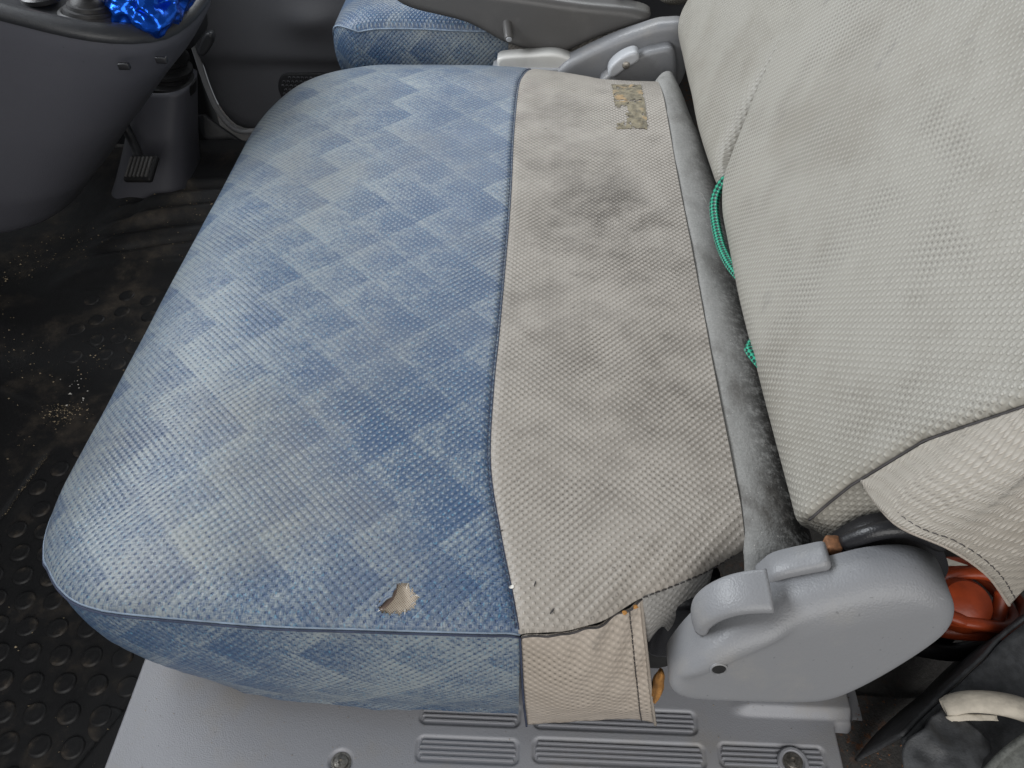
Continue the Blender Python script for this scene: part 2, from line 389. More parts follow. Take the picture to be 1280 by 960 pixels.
# ================================================================== THE SETTING
def sheet(name, x0, x1, y0, y1, z, mat, n=40, amp=0., kind='structure'):
    X = np.linspace(x0, x1, n); Y = np.linspace(y0, y1, n)
    V = [(x, y, z+amp*nz(x, y, 0, 9)) for y in Y for x in X]
    o = mk(name, V, grid_faces(n, n), mat, None, [(v[0], v[1]) for v in V]); o['kind'] = kind; return o
sheet('floor', -1.6, .9, -.12, 1.62, -.055, 'carpet', 60, .002)
# raised platform under the seat
pf = box('seat_platform', (.20, .72, .065), (1.10, 1.34, .23), 'carpet', None, .01); pf['kind'] = 'structure'
rs = sheet('rear_floor', .262, .80, -.10, .06, .187, 'carpet', 40, .006)

# ================================================================== PASSENGER BENCH SEAT
seat = thing('bench_seat', 'worn two-tone bench seat with blue checked cushion and beige rear, nearest the camera', 'car seat', (-.1, .45, .18))
NX = np.array([-.402, -.398, -.385, -.363, -.342, -.303, -.232, -.146, -.005, .045, .08, .122, .164])
NY = np.array([.125, .100, .072, .048, .029, .013, .006, .004, .006, .015, .036, .055, .081])
FX = np.array([-.402, -.395, -.373, -.342, -.29, -.224, -.10, -.02, .022, .06, .091, .164])
FY = np.array([.78, .83, .868, .895, .912, .922, .925, .917, .908, .895, .884, .878])
NS = cr(list(zip(NX, NY)), 300); FS = cr(list(zip(FX, FY)), 300)
def yn(x): return float(np.interp(x, NS[:, 0], NS[:, 1]))
def yf(x): return float(np.interp(x, FS[:, 0], FS[:, 1]))
def gdrop(d, Rr, h):
    q = min(max(d/Rr, 0), 1); return h*(1-math.sqrt(max(0, 1-(1-q)**2)))
SX = np.array([-.005, -.012, -.024, -.035, -.037, -.036, -.035, -.037, -.036, -.030, -.019])
SY = np.array([0, .031, .085, .149, .235, .32, .525, .668, .799, .85, .90])
SS = cr(list(zip(SX, SY)), 300)
def xs(y): return float(np.interp(y, SS[:, 1], SS[:, 0]))
def zc(x, y):
    z = .402-gdrop(x+.402, .17, .056)-gdrop(y-yn(x), .050, .013)-gdrop(yf(x)-y, .12, .040)
    z += .003*nz(x, y, .3, 6)+.0006*nz(x, y, 1.7, 22)
    z -= .006*math.exp(-((x-.03)/.12)**2-((y-.42)/.22)**2)           # sat-in hollow
    d = abs(x-xs(y)); z -= .0022*math.exp(-(d/.004)**2)                # stitched valley
    # creases fanning out near the beige side flap
    if x > .0 and y < .12: z += .0004*math.sin((x*1.3-y)*210)*math.exp(-((y-yn(x))/.045)**2)*min(1, (x)/.03)
    return z
def cushion_part(name, xa, xb, cols, rows, mat, parent, hole=None):
    V = []; UV = []; g = []
    tt = [0.5-.5*math.cos(math.pi*(.12+.76*k/rows)) for k in range(rows+1)]; a, b = tt[0], tt[-1]; tt = [(q-a)/(b-a) for q in tt]
    for t in tt:
        u = 0; pz = None
        for j in range(cols+1):
            s = j/cols; y = .45
            for _ in range(3):
                x = xa(y)+(xb(y)-xa(y))*s; y = yn(x)+(yf(x)-yn(x))*t
            x = xa(y)+(xb(y)-xa(y))*s
            V.append((x, y, zc(x, y)))
    nc = cols+1; V = np.array(V).reshape(rows+1, nc, 3)
    mid = V[rows//2]; dl = np.r_[0, np.cumsum(np.hypot(np.diff(mid[:, 0]), np.diff(mid[:, 2])))]
    x0m = mid[-1, 0]
    U = np.interp(V[:, :, 0], np.r_[mid[0, 0]-.1, mid[:, 0], mid[-1, 0]+.1], np.r_[dl[0]-dl[-1]+x0m-.1, dl-dl[-1]+x0m, x0m+.1])
    UVs = np.stack([U, V[:, :, 1]], 2).reshape(-1, 2)
    F = grid_faces(rows+1, nc); V = V.reshape(-1, 3)
    if hole is not None:
        F = [f for f in F if not hole(*V[list(f)].mean(0)[:2])]
    return mk(name, V, F, mat, parent, UVs, fix=False)
HOLE = np.array([(-.1065, .0175), (-.103, .022), (-.099, .0235), (-.0965, .029), (-.0945, .0345), (-.091, .0355), (-.086, .0345), (-.083, .031), (-.0805, .0265), (-.0775, .0250), (-.079, .021), (-.0805, .0165), (-.086, .0135), (-.094, .0125), (-.1005, .0125), (-.104, .0145)])
def inpoly(x, y, P):
    c = False; n = len(P)
    for i in range(n):
        (x1, y1), (x2, y2) = P[i], P[i-1]
        if (y1 > y) != (y2 > y) and x < (x2-x1)*(y-y1)/(y2-y1)+x1: c = not c
    return c
def hole(x, y):
    if not (-.11 < x < -.07 and .008 < y < .04): return False
    return inpoly(x+.0016*nz(x, y, .1, 420)+.0008*nz(x, y, .7, 1100), y+.0016*nz(x, y, .4, 420)+.0008*nz(x, y, .9, 1100), HOLE)
blue = cushion_part('cushion_cover', lambda y: -.4018, xs, 300, 420, 'blue', seat, hole)
blue['label'] = 'blue diamond-checked vinyl front of the cushion'
beige = cushion_part('cushion_rear_cover', xs, lambda y: .160, 120, 300, 'beige', seat)
beige['label'] = 'grubby beige dotted vinyl rear of the cushion'
# seam between the two covers
ys_ = np.linspace(.008, .908, 260)
seamP = np.array([(xs(y)+.0006, y, zc(xs(y), y)+.0004) for y in ys_ if yn(xs(y)) < y < yf(xs(y))])
tube('seam', seamP+np.array((0,0,-.0006)), .0006, 'thread_b', seat, 6)
stitches('stitching', seamP+np.array((-.0022, 0, .0012)), 'thread_b', seat, .0005)
# tear with backing cloth and curled flap
hc = HOLE.mean(0)
hx = np.linspace(-.112, -.072, 22); hy = np.linspace(.008, .040, 18)
mk('torn_backing', [(x, y, zc(x, y)-.0022) for y in hy for x in hx], grid_faces(18, 22), 'scrim', seat, fix=False)['label'] = 'tan backing cloth showing through the tear'
V = []; UV = []
for i in range(10):
    for j in range(8):
        a = i/9; b = j/7
        e0 = np.array((-.1066+.0115*a, .0165+.018*a)); dirn = np.array((.0050, -.0026))*(.2+math.sin(math.pi*a)*.8)
        p = e0+dirn*b*(1+.15*math.sin(a*17)); V.append((p[0], p[1], zc(*p)+.0004+.0055*b**.8*math.sin(math.pi*min(1, a*.9+.08)))); UV.append((p[0], p[1]))
solid(mk('torn_flap', V, grid_faces(10, 8), 'blue', seat, UV), .0008)
V = []
for i in range(12):
    for j in range(5):
        a = i/11; b = j/4; e0 = np.array((-.1056+.0105*a, .0160+.0185*a)); p = e0+np.array((.0052, -.0028))*b*(.25+.75*math.sin(math.pi*min(1, .15+a*.8)))
        V.append((p[0], p[1], zc(*p)-.0014+.0020*math.sin(b*2.4)))
solid(mk('torn_shadow_layer', V, grid_faces(12, 5), 'shadowlayer', seat), .0005)  # curled layer whose brown stands for the shadow along the tear
for k in range(16):      # frayed threads round the tear
    h0 = HOLE[k]; dv = (hc-h0)/np.linalg.norm(hc-h0); q = random.uniform(-.7, .7); dv = np.array((dv[0]*math.cos(q)-dv[1]*math.sin(q), dv[0]*math.sin(q)+dv[1]*math.cos(q))); ln = random.uniform(.0015, .0042)
    tube('frayed_thread', [(*(h0-dv*.001), zc(*h0)-.0002), (*(h0+dv*ln*.5), zc(*h0)+.0006), (*(h0+dv*ln), zc(*h0)-.0010)], .00022, 'piping' if k % 3 else 'chalk', seat, 4)
# side skirt below the piped edge, running round the near side, the front and the far side
def skirt_path():
    P = [(x, yn(x)) for x in np.linspace(-.0055, -.40, 150)]
    P += [(-.4018, y) for y in np.linspace(.13, .77, 90)]
    P += [(x, yf(x)) for x in np.linspace(-.40, .02, 90)]
    return np.array(P)
SP = cr(skirt_path()[::6], 330)
def skirt(name, P, H, mat, parent, rows=26, front_in=.085, near_in=.014, zfun=zc, bulge=.007):
    n = len(P); V = []; UV = []; L = np.r_[0, np.cumsum(np.linalg.norm(np.diff(P, axis=0), axis=1))]
    NN = []
    for i in range(n):
        t = P[min(i+1, n-1)]-P[max(i-1, 0)]; t /= np.linalg.norm(t); nn = np.array((t[1], -t[0]))
        NN.append(-nn if nn @ (np.array((-.12, float(np.clip(P[i][1], .3, .6)) if P[i][1] < .95 else 1.2))-P[i]) < 0 else nn)
    NN = np.array(NN); pad = np.pad(NN, ((14, 14), (0, 0)), 'edge')
    NN = np.stack([np.convolve(pad[:, c], np.ones(29)/29, 'valid') for c in (0, 1)], 1); NN /= np.linalg.norm(NN, axis=1)[:, None]
    for k in range(rows+1):
        f = k/rows
        for i in range(n):
            nn = NN[i]; fr = max(0, nn[0])
            inn = (near_in*(1-fr)+front_in*fr)*f**1.9-bulge*math.sin(math.pi*min(1, f*1.1))*(1-.3*fr)
            wr = .0022*nz(L[i], f*.1, 2.2, 26)*f+.0015*nz(L[i], f, .2, 60)*f
            p = P[i]+nn*(inn+wr); z0 = zfun(P[i][0], P[i][1])
            V.append((p[0], p[1], z0-.001-H(P[i][0], P[i][1])*f)); UV.append((-.4+L[i]*1.0, -f*H(P[i][0], P[i][1])))
    return mk(name, V, grid_faces(rows+1, n), mat, parent, UV)
def skH(x, y):
    q = min(max((-.20-x)/.19, 0), 1); return .172-.012*q*q*(3-2*q)
skirt('side_panel', SP, skH, 'blue', seat)
pe = np.array([(p[0], p[1], zc(p[0], p[1])) for p in SP[:150]])
tube('piping', pe+np.array((0, .0002, -.0003)), .0010, 'piping', seat, 6)
tube('side_seam', pe+np.array((0, -.0018, -.0011)), .0009, 'thread_b', seat, 6)
# beige side flap hanging beside the recliner
V = []; UV = []; nr = 40; nc = 46
for k in range(nr+1):
    f = k/nr
    for j in range(nc+1):
        s = j/nc; x0 = -.0045+.0855*s; x1 = .002+.105*s; x = x0+(x1-x0)*f
        y0 = yn(x0); z0 = zc(x0, y0)
        y = y0-.001+(.002-y0)*min(1, f*1.3)*s*.9-.012*math.sin(math.pi*min(1, f*1.02))*(.4+.6*math.sin(math.pi*(.15+.8*s)))
        y += .0018*math.sin((s*1.2+f*.8)*22)*(1-f)*s + .0012*nz(s*.1, f*.14, .1, 60)
        zb = .231+.017*max(0, s-.25)+.004*math.sin(s*3)
        z = z0-.001+(zb-z0)*f
        V.append((x, y, z)); UV.append((x0, -f*.15))
fl = solid(mk('side_flap', V, grid_faces(nr+1, nc+1), 'beige_flap', seat, UV), .0012)
fl['label'] = 'pinkish beige vinyl flap hanging down the near side'
G = np.array(V).reshape(nr+1, nc+1, 3)
tube('flap_seam', G[0]+np.array((0, -.0012, .0003)), .0008, 'thread', seat, 6)
stitches('stitching', G[:, 41]+np.array((0, -.0014, 0)), 'thread', seat, .0005)
tube('hem_fold', G[:, -1]+np.array((-.0005, -.0008, 0)), .0013, 'beige_flap', seat, 6)
tube('flap_edge_seam', G[:, 0]+np.array((-.0008, -.0012, 0)), .0009, 'thread_b', seat, 6)
# grubby corner piece behind the flap
V = []; UV = []
for k in range(13):
    for j in range(15):
        f = k/12; s = j/14; x0 = .080+.055*s; p0 = np.array((x0, yn(x0), zc(x0, yn(x0)))); p1 = np.array((.092+.040*s, .030+.03*s, .335+.012*math.sin(s*9)))
        p = p0+(p1-p0)*f; V.append((p[0], p[1]-.005*math.sin(math.pi*f), p[2]+.0015*math.sin(s*14+f*4))); UV.append((p[0]*1.1, f*.06))
solid(mk('corner_gusset', V, grid_faces(13, 15), 'grubby', seat, UV), .001)
stitches('stitching', [(x, yn(x)-.0005, zc(x, yn(x))+.0006) for x in np.linspace(.082, .155, 30)], 'thread', seat, .0006)
# nicks in the beige cover: little raised scuffs
for (x, y, w, l, a, m) in ((.0165, .019, .0012, .0055, .9, 'thread'), (-.0125, .036, .0022, .004, .3, 'chalk'), (.004, .038, .0008, .005, 1.3, 'thread'), (.068, .024, .003, .005, .4, 'foam'), (.076, .029, .0025, .0045, .4, 'foam'), (-.022, .083, .001, .003, .2, 'thread')):
    c, s_ = math.cos(a), math.sin(a); pts = []
    for k in range(9):
        q = 2*math.pi*k/9; rr = random.uniform(.6, 1.15); dx, dy = l*.5*math.cos(q)*rr, w*.5*math.sin(q)*rr*1.4; px, py = x+dx*c-dy*s_, y+dx*s_+dy*c
        pts.append((px, py, zc(px, py)+.0006))
    o = mk('nick', pts+[(x, y, zc(x, y)+.0009)], [(k, (k+1) % 9, 9) for k in range(9)], m, seat)
# remains of a peeled label
V = []; F = []; LI, LJ = 90, 34
for i in range(LI+1):
    for j in range(LJ+1):
        x = .0915+.042*j/LJ; y = .688+.134*i/LI; V.append((x, y, zc(x, y)+.0008+.0007*nz(x, y, 0, 160)))
for i in range(LI):
    for j in range(LJ):
        f = i/LI; q = j/LJ; e = .10*nz(i*.11, j*.2, 3)+.05*nz(i*.4, j*.5, 5)
        keep = q+e*.5 > .03 and q+e*.5 < .98 and f+e*.3 > .01
        if .08 < f+e < .44 and q+e*1.5 < .40: keep = False
        if abs(f+e*.15-.565) < .012 and q < .93: keep = False
        if nz(i*.16, j*.22, 8) > .42: keep = False
        if keep: a_ = i*(LJ+1)+j; F.append((a_, a_+1, a_+LJ+2, a_+LJ+1))
mk('label_remnant', V, F, 'residue', seat, fix=False)['label'] = 'brown remains of a peeled label'
# grey felt band along the rear edge of the cushion
def sm_(a, b, x): q = min(max((x-a)/(b-a), 0), 1); return q*q*(3-2*q)
prof = [(.1590, .397), (.1598, .4015), (.162, .4045), (.168, .4060), (.178, .4058), (.190, .4040), (.200, .4005), (.209, .3945), (.217, .384), (.225, .366), (.231, .340), (.234, .300)]
PR = cr(prof, 34); Y = np.linspace(.030, .885, 178); V = []
for y in Y:
    narrow = 1-.45*max(0, min(1, (y-.55)/.33))
    for (x, z) in PR:
        dip = .0025*nz(x, y, .5, 16)+.001*nz(x, y, .9, 50)
        dip -= .006*math.exp(-((y-.40)/.05)**2)*max(0, (x-.165)/.06)
        zz = z-(.402-zc(.158, max(y, .09)))*math.exp(-max(0, x-.158)/.03)*.9
        V.append((.1585+(x-.159)*narrow, y, zz-.004+dip-.03*sm_(.075, .030, y)))
mk('felt_band', V, grid_faces(178, 34), 'felt', seat, fix=False)['label'] = 'dirty dark grey felt band behind the cushion'
# black box added under the seat to block light
box('seat_light_block', (-.07, .47, .272), (.42, .80, .17), 'under', seat, .02)

# ---- backrests
TX, TZ = .41, .912          # along the reclined face; inward normal is (TZ, -TX)
def back_profile(dx=0., dz=0., top=.98):
    P = [(.305, .452), (.275, .425), (.245, .409), (.220, .405), (.202, .411), (.1915, .424), (.1895, .441), (.1960, .460), (.2145, .5), (.2385, .552), (.266, .61), (.3110, .71), (.372, .85), (.42, .955), (.437, .975), (.465, .985), (.50, .965)]
    return cr([(x+dx, z+dz) for x, z in P], 240)
def body(name, PRO, ya, yb, ny, parent, ra, rb, mat='back', belly=.006):
    L = np.r_[0, np.cumsum(np.linalg.norm(np.diff(PRO, axis=0), axis=1))]; n = len(PRO); V = []; UV = []
    nrm = []
    for i in range(n):
        t = PRO[min(i+1, n-1)]-PRO[max(i-1, 0)]; t /= np.linalg.norm(t); nrm.append(np.array((t[1], -t[0])))   # inward (rear) side
    q = np.array([.5-.5*math.cos(math.pi*k/(ny-1)) for k in range(ny)])
    for i in range(n):
        z = PRO[i][1]; a, b = ya(z), yb(z)
        for k in range(ny):
            y = a+(b-a)*q[k]; ea = y-a; eb = b-y
            pull = gdrop(ea, ra(z), ra(z)*.75)+gdrop(eb, rb(z), rb(z)*.75)
            pull -= belly*math.sin(math.pi*q[k]) + .002*nz(y, z, .4, 9)
            p = PRO[i]+nrm[i]*pull; V.append((p[0], y, p[1])); UV.append((y, L[i]))
    o = mk(name, V, grid_faces(n, ny), mat, parent, UV)
    return o, np.array(V).reshape(n, ny, 3), L, nrm
PROn = back_profile()
bn, BG, BL, BN = body('backrest', PROn, lambda z: float(np.interp(z, [.40, .445, .482, .538, .596, .70, .95], [.085, .074, .075, .068, .046, .028, .03])),
    lambda z: float(np.interp(z, [.40, .425, .452, .512, .56, .60, .95], [.452, .496, .533, .571, .594, .612, .625])), 90, seat,
    lambda z: .009, lambda z: float(np.interp(z, [.42, .5, .56, .62], [.045, .024, .007, .003])), belly=.003)
bn['label'] = 'near beige dotted backrest cover'
bf, BF, _, _ = body('backrest', back_profile(.003, -.005), lambda z: float(np.interp(z, [.40, .425, .452, .512, .56, .60, .95], [.515, .528, .553, .5815, .5965, .6122, .6255])),
    lambda z: float(np.interp(z, [.40, .45, .6, .95], [.965, .995, 1.00, .98])), 70, seat,
    lambda z: float(np.interp(z, [.42, .5, .56, .62], [.03, .022, .007, .003])), lambda z: .06, belly=.003)
bf['label'] = 'far beige dotted backrest cover with a dark crease beside it'
# near side wall of the backrest
def side_wall(name, edge, nrm, y_out, depth, mat, parent, nk=16):
    V = []; UV = []; n = len(edge)
    for k in range(nk+1):
        f = k/nk
        for i in range(n):
            p = np.array((edge[i][0], edge[i][1], edge[i][2])); v = nrm[i]; d = depth*f
            V.append((p[0]+v[0]*d, p[1]-y_out*math.sin(math.pi*min(1, f*1.4+.0))*(1 if f < .72 else .4), p[2]+v[1]*d)); UV.append((f*depth, BL[i]))
    return mk(name, V, grid_faces(nk+1, n), mat, parent, UV)
lo = 22
side_wall('backrest_side', BG[lo:, 0], [np.array((TZ, -TX))]*(len(BG)-lo), .010, .10, 'back', seat)
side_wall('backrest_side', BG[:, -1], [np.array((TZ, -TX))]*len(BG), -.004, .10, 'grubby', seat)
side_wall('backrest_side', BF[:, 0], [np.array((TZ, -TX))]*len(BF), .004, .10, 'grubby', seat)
side_wall('backrest_side', BF[:, -1], [np.array((TZ, -TX))]*len(BF), -.01, .10, 'back', seat)
edge = np.array([p for p in BG[:, 0] if p[0] < .33 or p[2] > .6])
ed = np.array([BG[i, 0] for i in range(44, 235)])
tube('backrest_seam', ed+np.array((-.0006, -.0010, 0)), .0009, 'thread', seat, 6)
# loose side flap of the backrest cover
ei = [i for i in range(len(PROn)) if PROn[i][1] > .484 and i > 60]
i0, i1 = ei[0], ei[0]+90
top = np.array([BG[i, 0] for i in np.linspace(i0, i1, 50).astype(int)])
hem = cr([tuple(top[0]+np.array((.001, -.003, -.003))), (.222, .034, .4985), (.2435, .012, .507), (.2635, .000, .500), (.284, -.006, .477)], 50)
V = []; UV = []; rows = 40
for k in range(rows+1):
    f = k/rows
    for j in range(50):
        p = top[j]+(hem[j]-top[j])*f; a = j/49
        w = .006*math.sin(a*15+f*2.0)*math.sin(math.pi*f)**.8*min(1, a*2)+.004*math.sin(a*7-f*3)*f*(1-f)*2
        V.append((p[0]+w*.6, p[1]-.0022-w*.8-.008*math.sin(math.pi*f)*a, p[2]+.0)); UV.append((a*.24, f*np.linalg.norm(hem[j]-top[j])))
FG = np.array(V).reshape(rows+1, 50, 3)
o = solid(mk('backrest_flap', V, grid_faces(rows+1, 50), 'back_flap', seat, UV), .0012); o['label'] = 'loose creased beige flap at the foot of the backrest'
tube('hem_fold', FG[-1]+np.array((0, -.0006, .0003)), .0011, 'beige_flap', seat, 6)
stitches('stitching', np.array([FG[-1, j]+(FG[-5, j]-FG[-1, j])/max(1e-6, np.linalg.norm(FG[-5, j]-FG[-1, j]))*.007 for j in range(6, 50)])+np.array((-.0004, -.0014, .0008)), 'thread', seat, .00035)
# recliner cover, near side
OUT = [(.102, .333), (.107, .359), (.118, .388), (.131, .409), (.146, .421), (.160, .429), (.175, .441), (.198, .455), (.222, .467), (.247, .470), (.266, .459), (.2755, .440), (.274, .416), (.254, .376), (.230, .341), (.210, .3245), (.170, .3205), (.132, .320), (.112, .322)]
def rf(x, z):
    d = (x-.118)*.63-(z-.3925)*.78; al = (x-.118)*.78+(z-.3925)*.63
    sh = 1/(1+math.exp((d-.013)/.0022))*(1/(1+math.exp((al-.058)/.004)))
    tt = max(0, min(1, (z-(.408+(x-.17)*.36))/.034))
    return -.0075*sh+.009*tt*tt
RY = lambda x, z: .22*(z-.345)
OUT = [(x, .338+(z-.320)*.122/.152) for x, z in OUT]
rc = plate('recliner_cover', OUT, -.017, .018, .010, 'plastic', seat, 160, 26, rf, yshift=RY)
rc['label'] = 'pale grey plastic recliner cover on the near side'
hy = -.0178+RY(0, .3885)+rf(.129, .3885)
lathe('screw_hole', [(.0062, -.003), (.0060, .0006), (.0052, .0010), (.0046, .0004), (.0042, -.0030)], 'plastic', rc, aim((.129, hy, .3885), (0, -1, .22)), 26)
lathe('screw', [(0, .0005), (.0025, .0004), (.0046, .0002), (.0046, -.002)], 'under', rc, aim((.129, hy, .3885), (0, -1, .22)), 20)  # dark disc in place of an open hole, its shade put into the colour
# lever
P = cr([(.1165, .395), (.1165, .408), (.1215, .421), (.131, .432), (.143, .4385), (.1565, .4415)], 30); V = []; nl = 16
nrm = []
for i in range(30):
    t = P[min(i+1, 29)]-P[max(i-1, 0)]; t /= np.linalg.norm(t); nrm.append(np.array((-t[1], t[0])))
for i in range(30):
    w = 1-.25*(1-i/29)
    for k in range(nl):
        a = 2*math.pi*k/nl; cy, cn = math.cos(a), math.sin(a); e = .35
        sy = math.copysign(abs(cy)**e, cy); sn = math.copysign(abs(cn)**e, cn)
        yy = .0165+.0145*w*sy; nn = .0032*sn-(.004*max(0, -sy)**3); V.append((P[i][0]+nrm[i][0]*nn, yy, P[i][1]+nrm[i][1]*nn))
lev = mk('recliner_lever', V, grid_faces(30, nl, True)+[tuple(range(nl)), tuple(range(29*nl, 30*nl))], 'plastic', seat)
plate('lever_stop', [(.160, .415), (.161, .429), (.167, .438), (.183, .447), (.196, .451), (.198, .43)], .030, .048, .004, 'plastic', seat, 60, 5)
# black hinge arm and rusty bracket behind the cover
plate('hinge_arm', [(.190, .37), (.203, .420), (.211, .444), (.226, .462), (.248, .462), (.278, .440), (.295, .40), (.26, .35), (.21, .35)], .050, .064, .005, 'black', seat, 90, 6)
tube('hinge_rod', cr([(.212, .052, .445), (.226, .050, .462), (.246, .050, .466), (.275, .052, .448)], 24), .006, 'black', seat, 12)
box('rust_bracket', (.205, .052, .440), (.010, .012, .012), 'rust', seat, .002)
box('hinge_block', (.122, .062, .325), (.05, .04, .09), 'black', seat, .008)
# chunk of foam poking out
V = []
bm = bmesh.new(); bmesh.ops.create_icosphere(bm, subdivisions=3, radius=1)
for v in bm.verts:
    c = v.co; k = 1+.28*noise.noise(c*2.2+Vector((3, 1, 2))); v.co = Vector((.1000+c.x*.0040*k, .007+c.y*.008*k, .309+c.z*.024*k))
me = bpy.data.meshes.new('foam_chunk'); bm.to_mesh(me); bm.free(); me.materials.append(MAT['foam']); me.polygons.foreach_set('use_smooth', [True]*len(me.polygons))
link(bpy.data.objects.new('foam_chunk', me), seat)['label'] = 'crumbling orange foam poking out behind the flap'
# recliner at the far end
plate('recliner_cover', [(.015, .335), (.026, .364), (.058, .384), (.103, .406), (.137, .419), (.175, .430), (.21, .42), (.205, .33), (.10, .31)], .945, .975, .010, 'plastic', seat, 100, 8)['label'] = 'grey plastic recliner cover at the far end of the bench'
plate('recliner_cover', [(.085, .352), (.105, .372), (.135, .392), (.160, .402), (.19, .40), (.19, .33), (.10, .335)], .920, .944, .006, 'plastic', seat, 90, 6)
plate('recliner_lever', [(.094, .372), (.097, .384), (.110, .397), (.127, .405), (.136, .402), (.136, .392), (.120, .381), (.106, .369), (.098, .366)], .905, .930, .004, 'lightgrey', seat, 70, 5)
lathe('pivot_screw', [(0, .001), (.0045, .001), (.0058, 0), (.0058, -.004)], 'steel', seat, aim((.119, .9045, .387), (0, -1, .15)), 18)
# green rope tucked down the crack
RO = np.array((.0060, 0, .0015))
rp = thing('green_rope', 'green braided rope tucked between cushion and backrest', 'rope', (.186, .4, .40))
tube('rope', cr([(.200, .515, .445), (.189, .510, .436), (.1815, .497, .4235), (.1795, .470, .4165), (.1800, .430, .4140), (.1815, .398, .4180), (.1840, .375, .4225), (.190, .345, .428), (.20, .30, .425), (.1835, .268, .424), (.1805, .256, .426), (.187, .235, .428)], 130)+RO, .0050, 'rope', rp, 16, flat=.65, up=(.5, 0, .8))
tube('loose_thread', cr([(.180, .495, .420), (.174, .505, .4265), (.168, .512, .4245)], 12), .0006, 'felt', rp, 5)

# ================================================================== SILL PANEL WITH TREAD PADS
sill = thing('sill_panel', 'grey plastic door sill panel with ribbed tread pads below the bench seat', 'sill panel', (-.05, -.02, .18))
PADS = [(-.0930, -.0045, .0135, .0335), (.0070, .1500, .0135, .0335), (-.0925, -.0045, -.0180, .0030), (.0070, .1540, -.0150, .0055), (.1650, .2560, -.0125, .0080)]
def pad_d(x, y):
    best = 1
    for (a, b, c, d) in PADS:
        cx, cy, hx, hy = (a+b)/2, (c+d)/2, (b-a)/2, (d-c)/2; rr = .006
        qx, qy = abs(x-cx)-hx+rr, abs(y-cy)-hy+rr
        best = min(best, math.hypot(max(qx, 0), max(qy, 0))+min(max(qx, qy), 0)-rr)
    return best
def sm(a, b, x): q = min(max((x-a)/(b-a), 0), 1); return q*q*(3-2*q)
SC = [(-.155, -.021), (.227, -.0045)]
def zs(x, y):
    z = .200
    z -= .0022*sm(.0008, -.0008, pad_d(x, y))
    z += .008*sm(.178, .200, x)*sm(.030, .040, y)                      # raised block under the recliner
    z -= .02*sm(.283, .292, x)+.17*sm(-.352, -.372, x)             # right rim, left shoulder
    z -= .02*sm(.268, .274, x)*sm(.030, .022, y)
    z += .0025*nz(x, y, 0, 8)*sm(-.15, -.3, x)
    for (a, b) in SC: z -= .004*sm(.0105, .0085, math.hypot(x-a, y-b))
    z -= .09*sm(-.062, -.10, y)
    return z
X = np.concatenate([np.linspace(-.376, -.10, 190)[:-1], np.linspace(-.10, .30, 400)]); Y = np.linspace(-.10, .10, 170)
V = [(x, y, zs(x, y)) for y in Y for x in X]
mk('panel', V, grid_faces(len(Y), len(X)), 'sill', sill, fix=False)
def rib_mesh(L):
    V = []; hw, hh = .0011, .0019
    for s in (-1, 1):
        for (dy, z) in ((-hw, 0), (-hw*.6, hh), (hw*.6, hh), (hw, 0)): V.append((s*(L/2-(0 if z == 0 else .0008)), dy, z))
    me = bpy.data.meshes.new('rib'); me.from_pydata(V, [], [(0, 1, 5, 4), (1, 2, 6, 5), (2, 3, 7, 6), (0, 3, 2, 1), (4, 5, 6, 7)]); me.materials.append(MAT['sill']); return me
for (a, b, c, d) in PADS:
    base = None
    for k in range(4):
        yk = c+(d-c)*(k+.9)/4.8; Lk = (b-a)-.005-(.003 if k in (0, 3) else 0); o = bpy.data.objects.new('rib', rib_mesh(Lk))
        o.parent = sill; COL.objects.link(o); o.location = Vector(((a+b)/2, yk, .1978))-WL[sill.name]
for (a, b) in SC:
    if a > 0: lathe('screw_boss', [(.0135, -.004), (.0130, .0022), (.0118, .0034), (.0098, .0034), (.0088, .0018), (.0080, .0008), (0, .0006)], 'sill', sill, aim((a, b-.0015, .1985), (0, 0, 1)), 32)
    sc_ = lathe('screw', [(0, .0012), (.0016, .0012), (.002, .0024), (.0058, .0018), (.0066, .0005), (.0085, .0004), (.0087, -.0006)], 'steel', sill, aim((a, b, .1968 if a < 0 else .1998), (0, 0, 1)), 28)

# ================================================================== RUBBER MAT
mat_ = thing('floor_mat', 'black studded rubber floor mat covered in dirt and crumbs in the footwell', 'floor mat', (-.65, .5, .0))
def zm(x, y):
    z = .018+.004*nz(x, y, .2, 5)+.0015*nz(x, y, .8, 20)
    # curled ridge between the two stud fields
    yr = .486+(-.636-x)*.42; z += .005*math.exp(-((y-yr)/.006)**2)*sm(-.60, -.64, x)+.004*sm(yr-.004, yr+.02, y)*sm(-.58, -.64, x)
    # moulded line of the near field
    xr = -.706+(y-.339)*.14; z -= .004*math.exp(-((x-xr)/.004)**2)*sm(.30, .34, y)*sm(.46, .43, y)
    # border strip along the sill
    xb = -.475+(y-.018)*.457; z -= .0025*math.exp(-((x-xb)/.0025)**2); z += .005*sm(xb, xb+.006, x)*sm(.2, .14, y)
    # stepped block further in
    z += .012*sm(.80, .84, y+(x+.80)*-.28)*sm(-.86, -.78, x)
    z -= .010*math.exp(-((y-.92-(x+.7)*.3)/.008)**2)*sm(-.80, -.74, x)
    z += .010*sm(.97, 1.0, y+(x+.74)*-.3)*sm(-.78, -.75, x)
    z -= .010*math.exp(-((y-1.10)/.009)**2)*sm(-.75, -.72, x)
    z += .005*math.sin((y-(x+.7)*.3)*2*math.pi/.055)*sm(.86, .90, y)*sm(1.14, 1.10, y)*sm(-.84, -.78, x)
    if y > .55 and y < .8: z -= .004*math.exp(-(((x+.70)/.10)**4+((y-.69)/.12)**4))
    return z
X = np.linspace(-1.15, -.424, 260); Y = np.linspace(-.09, 1.27, 460)
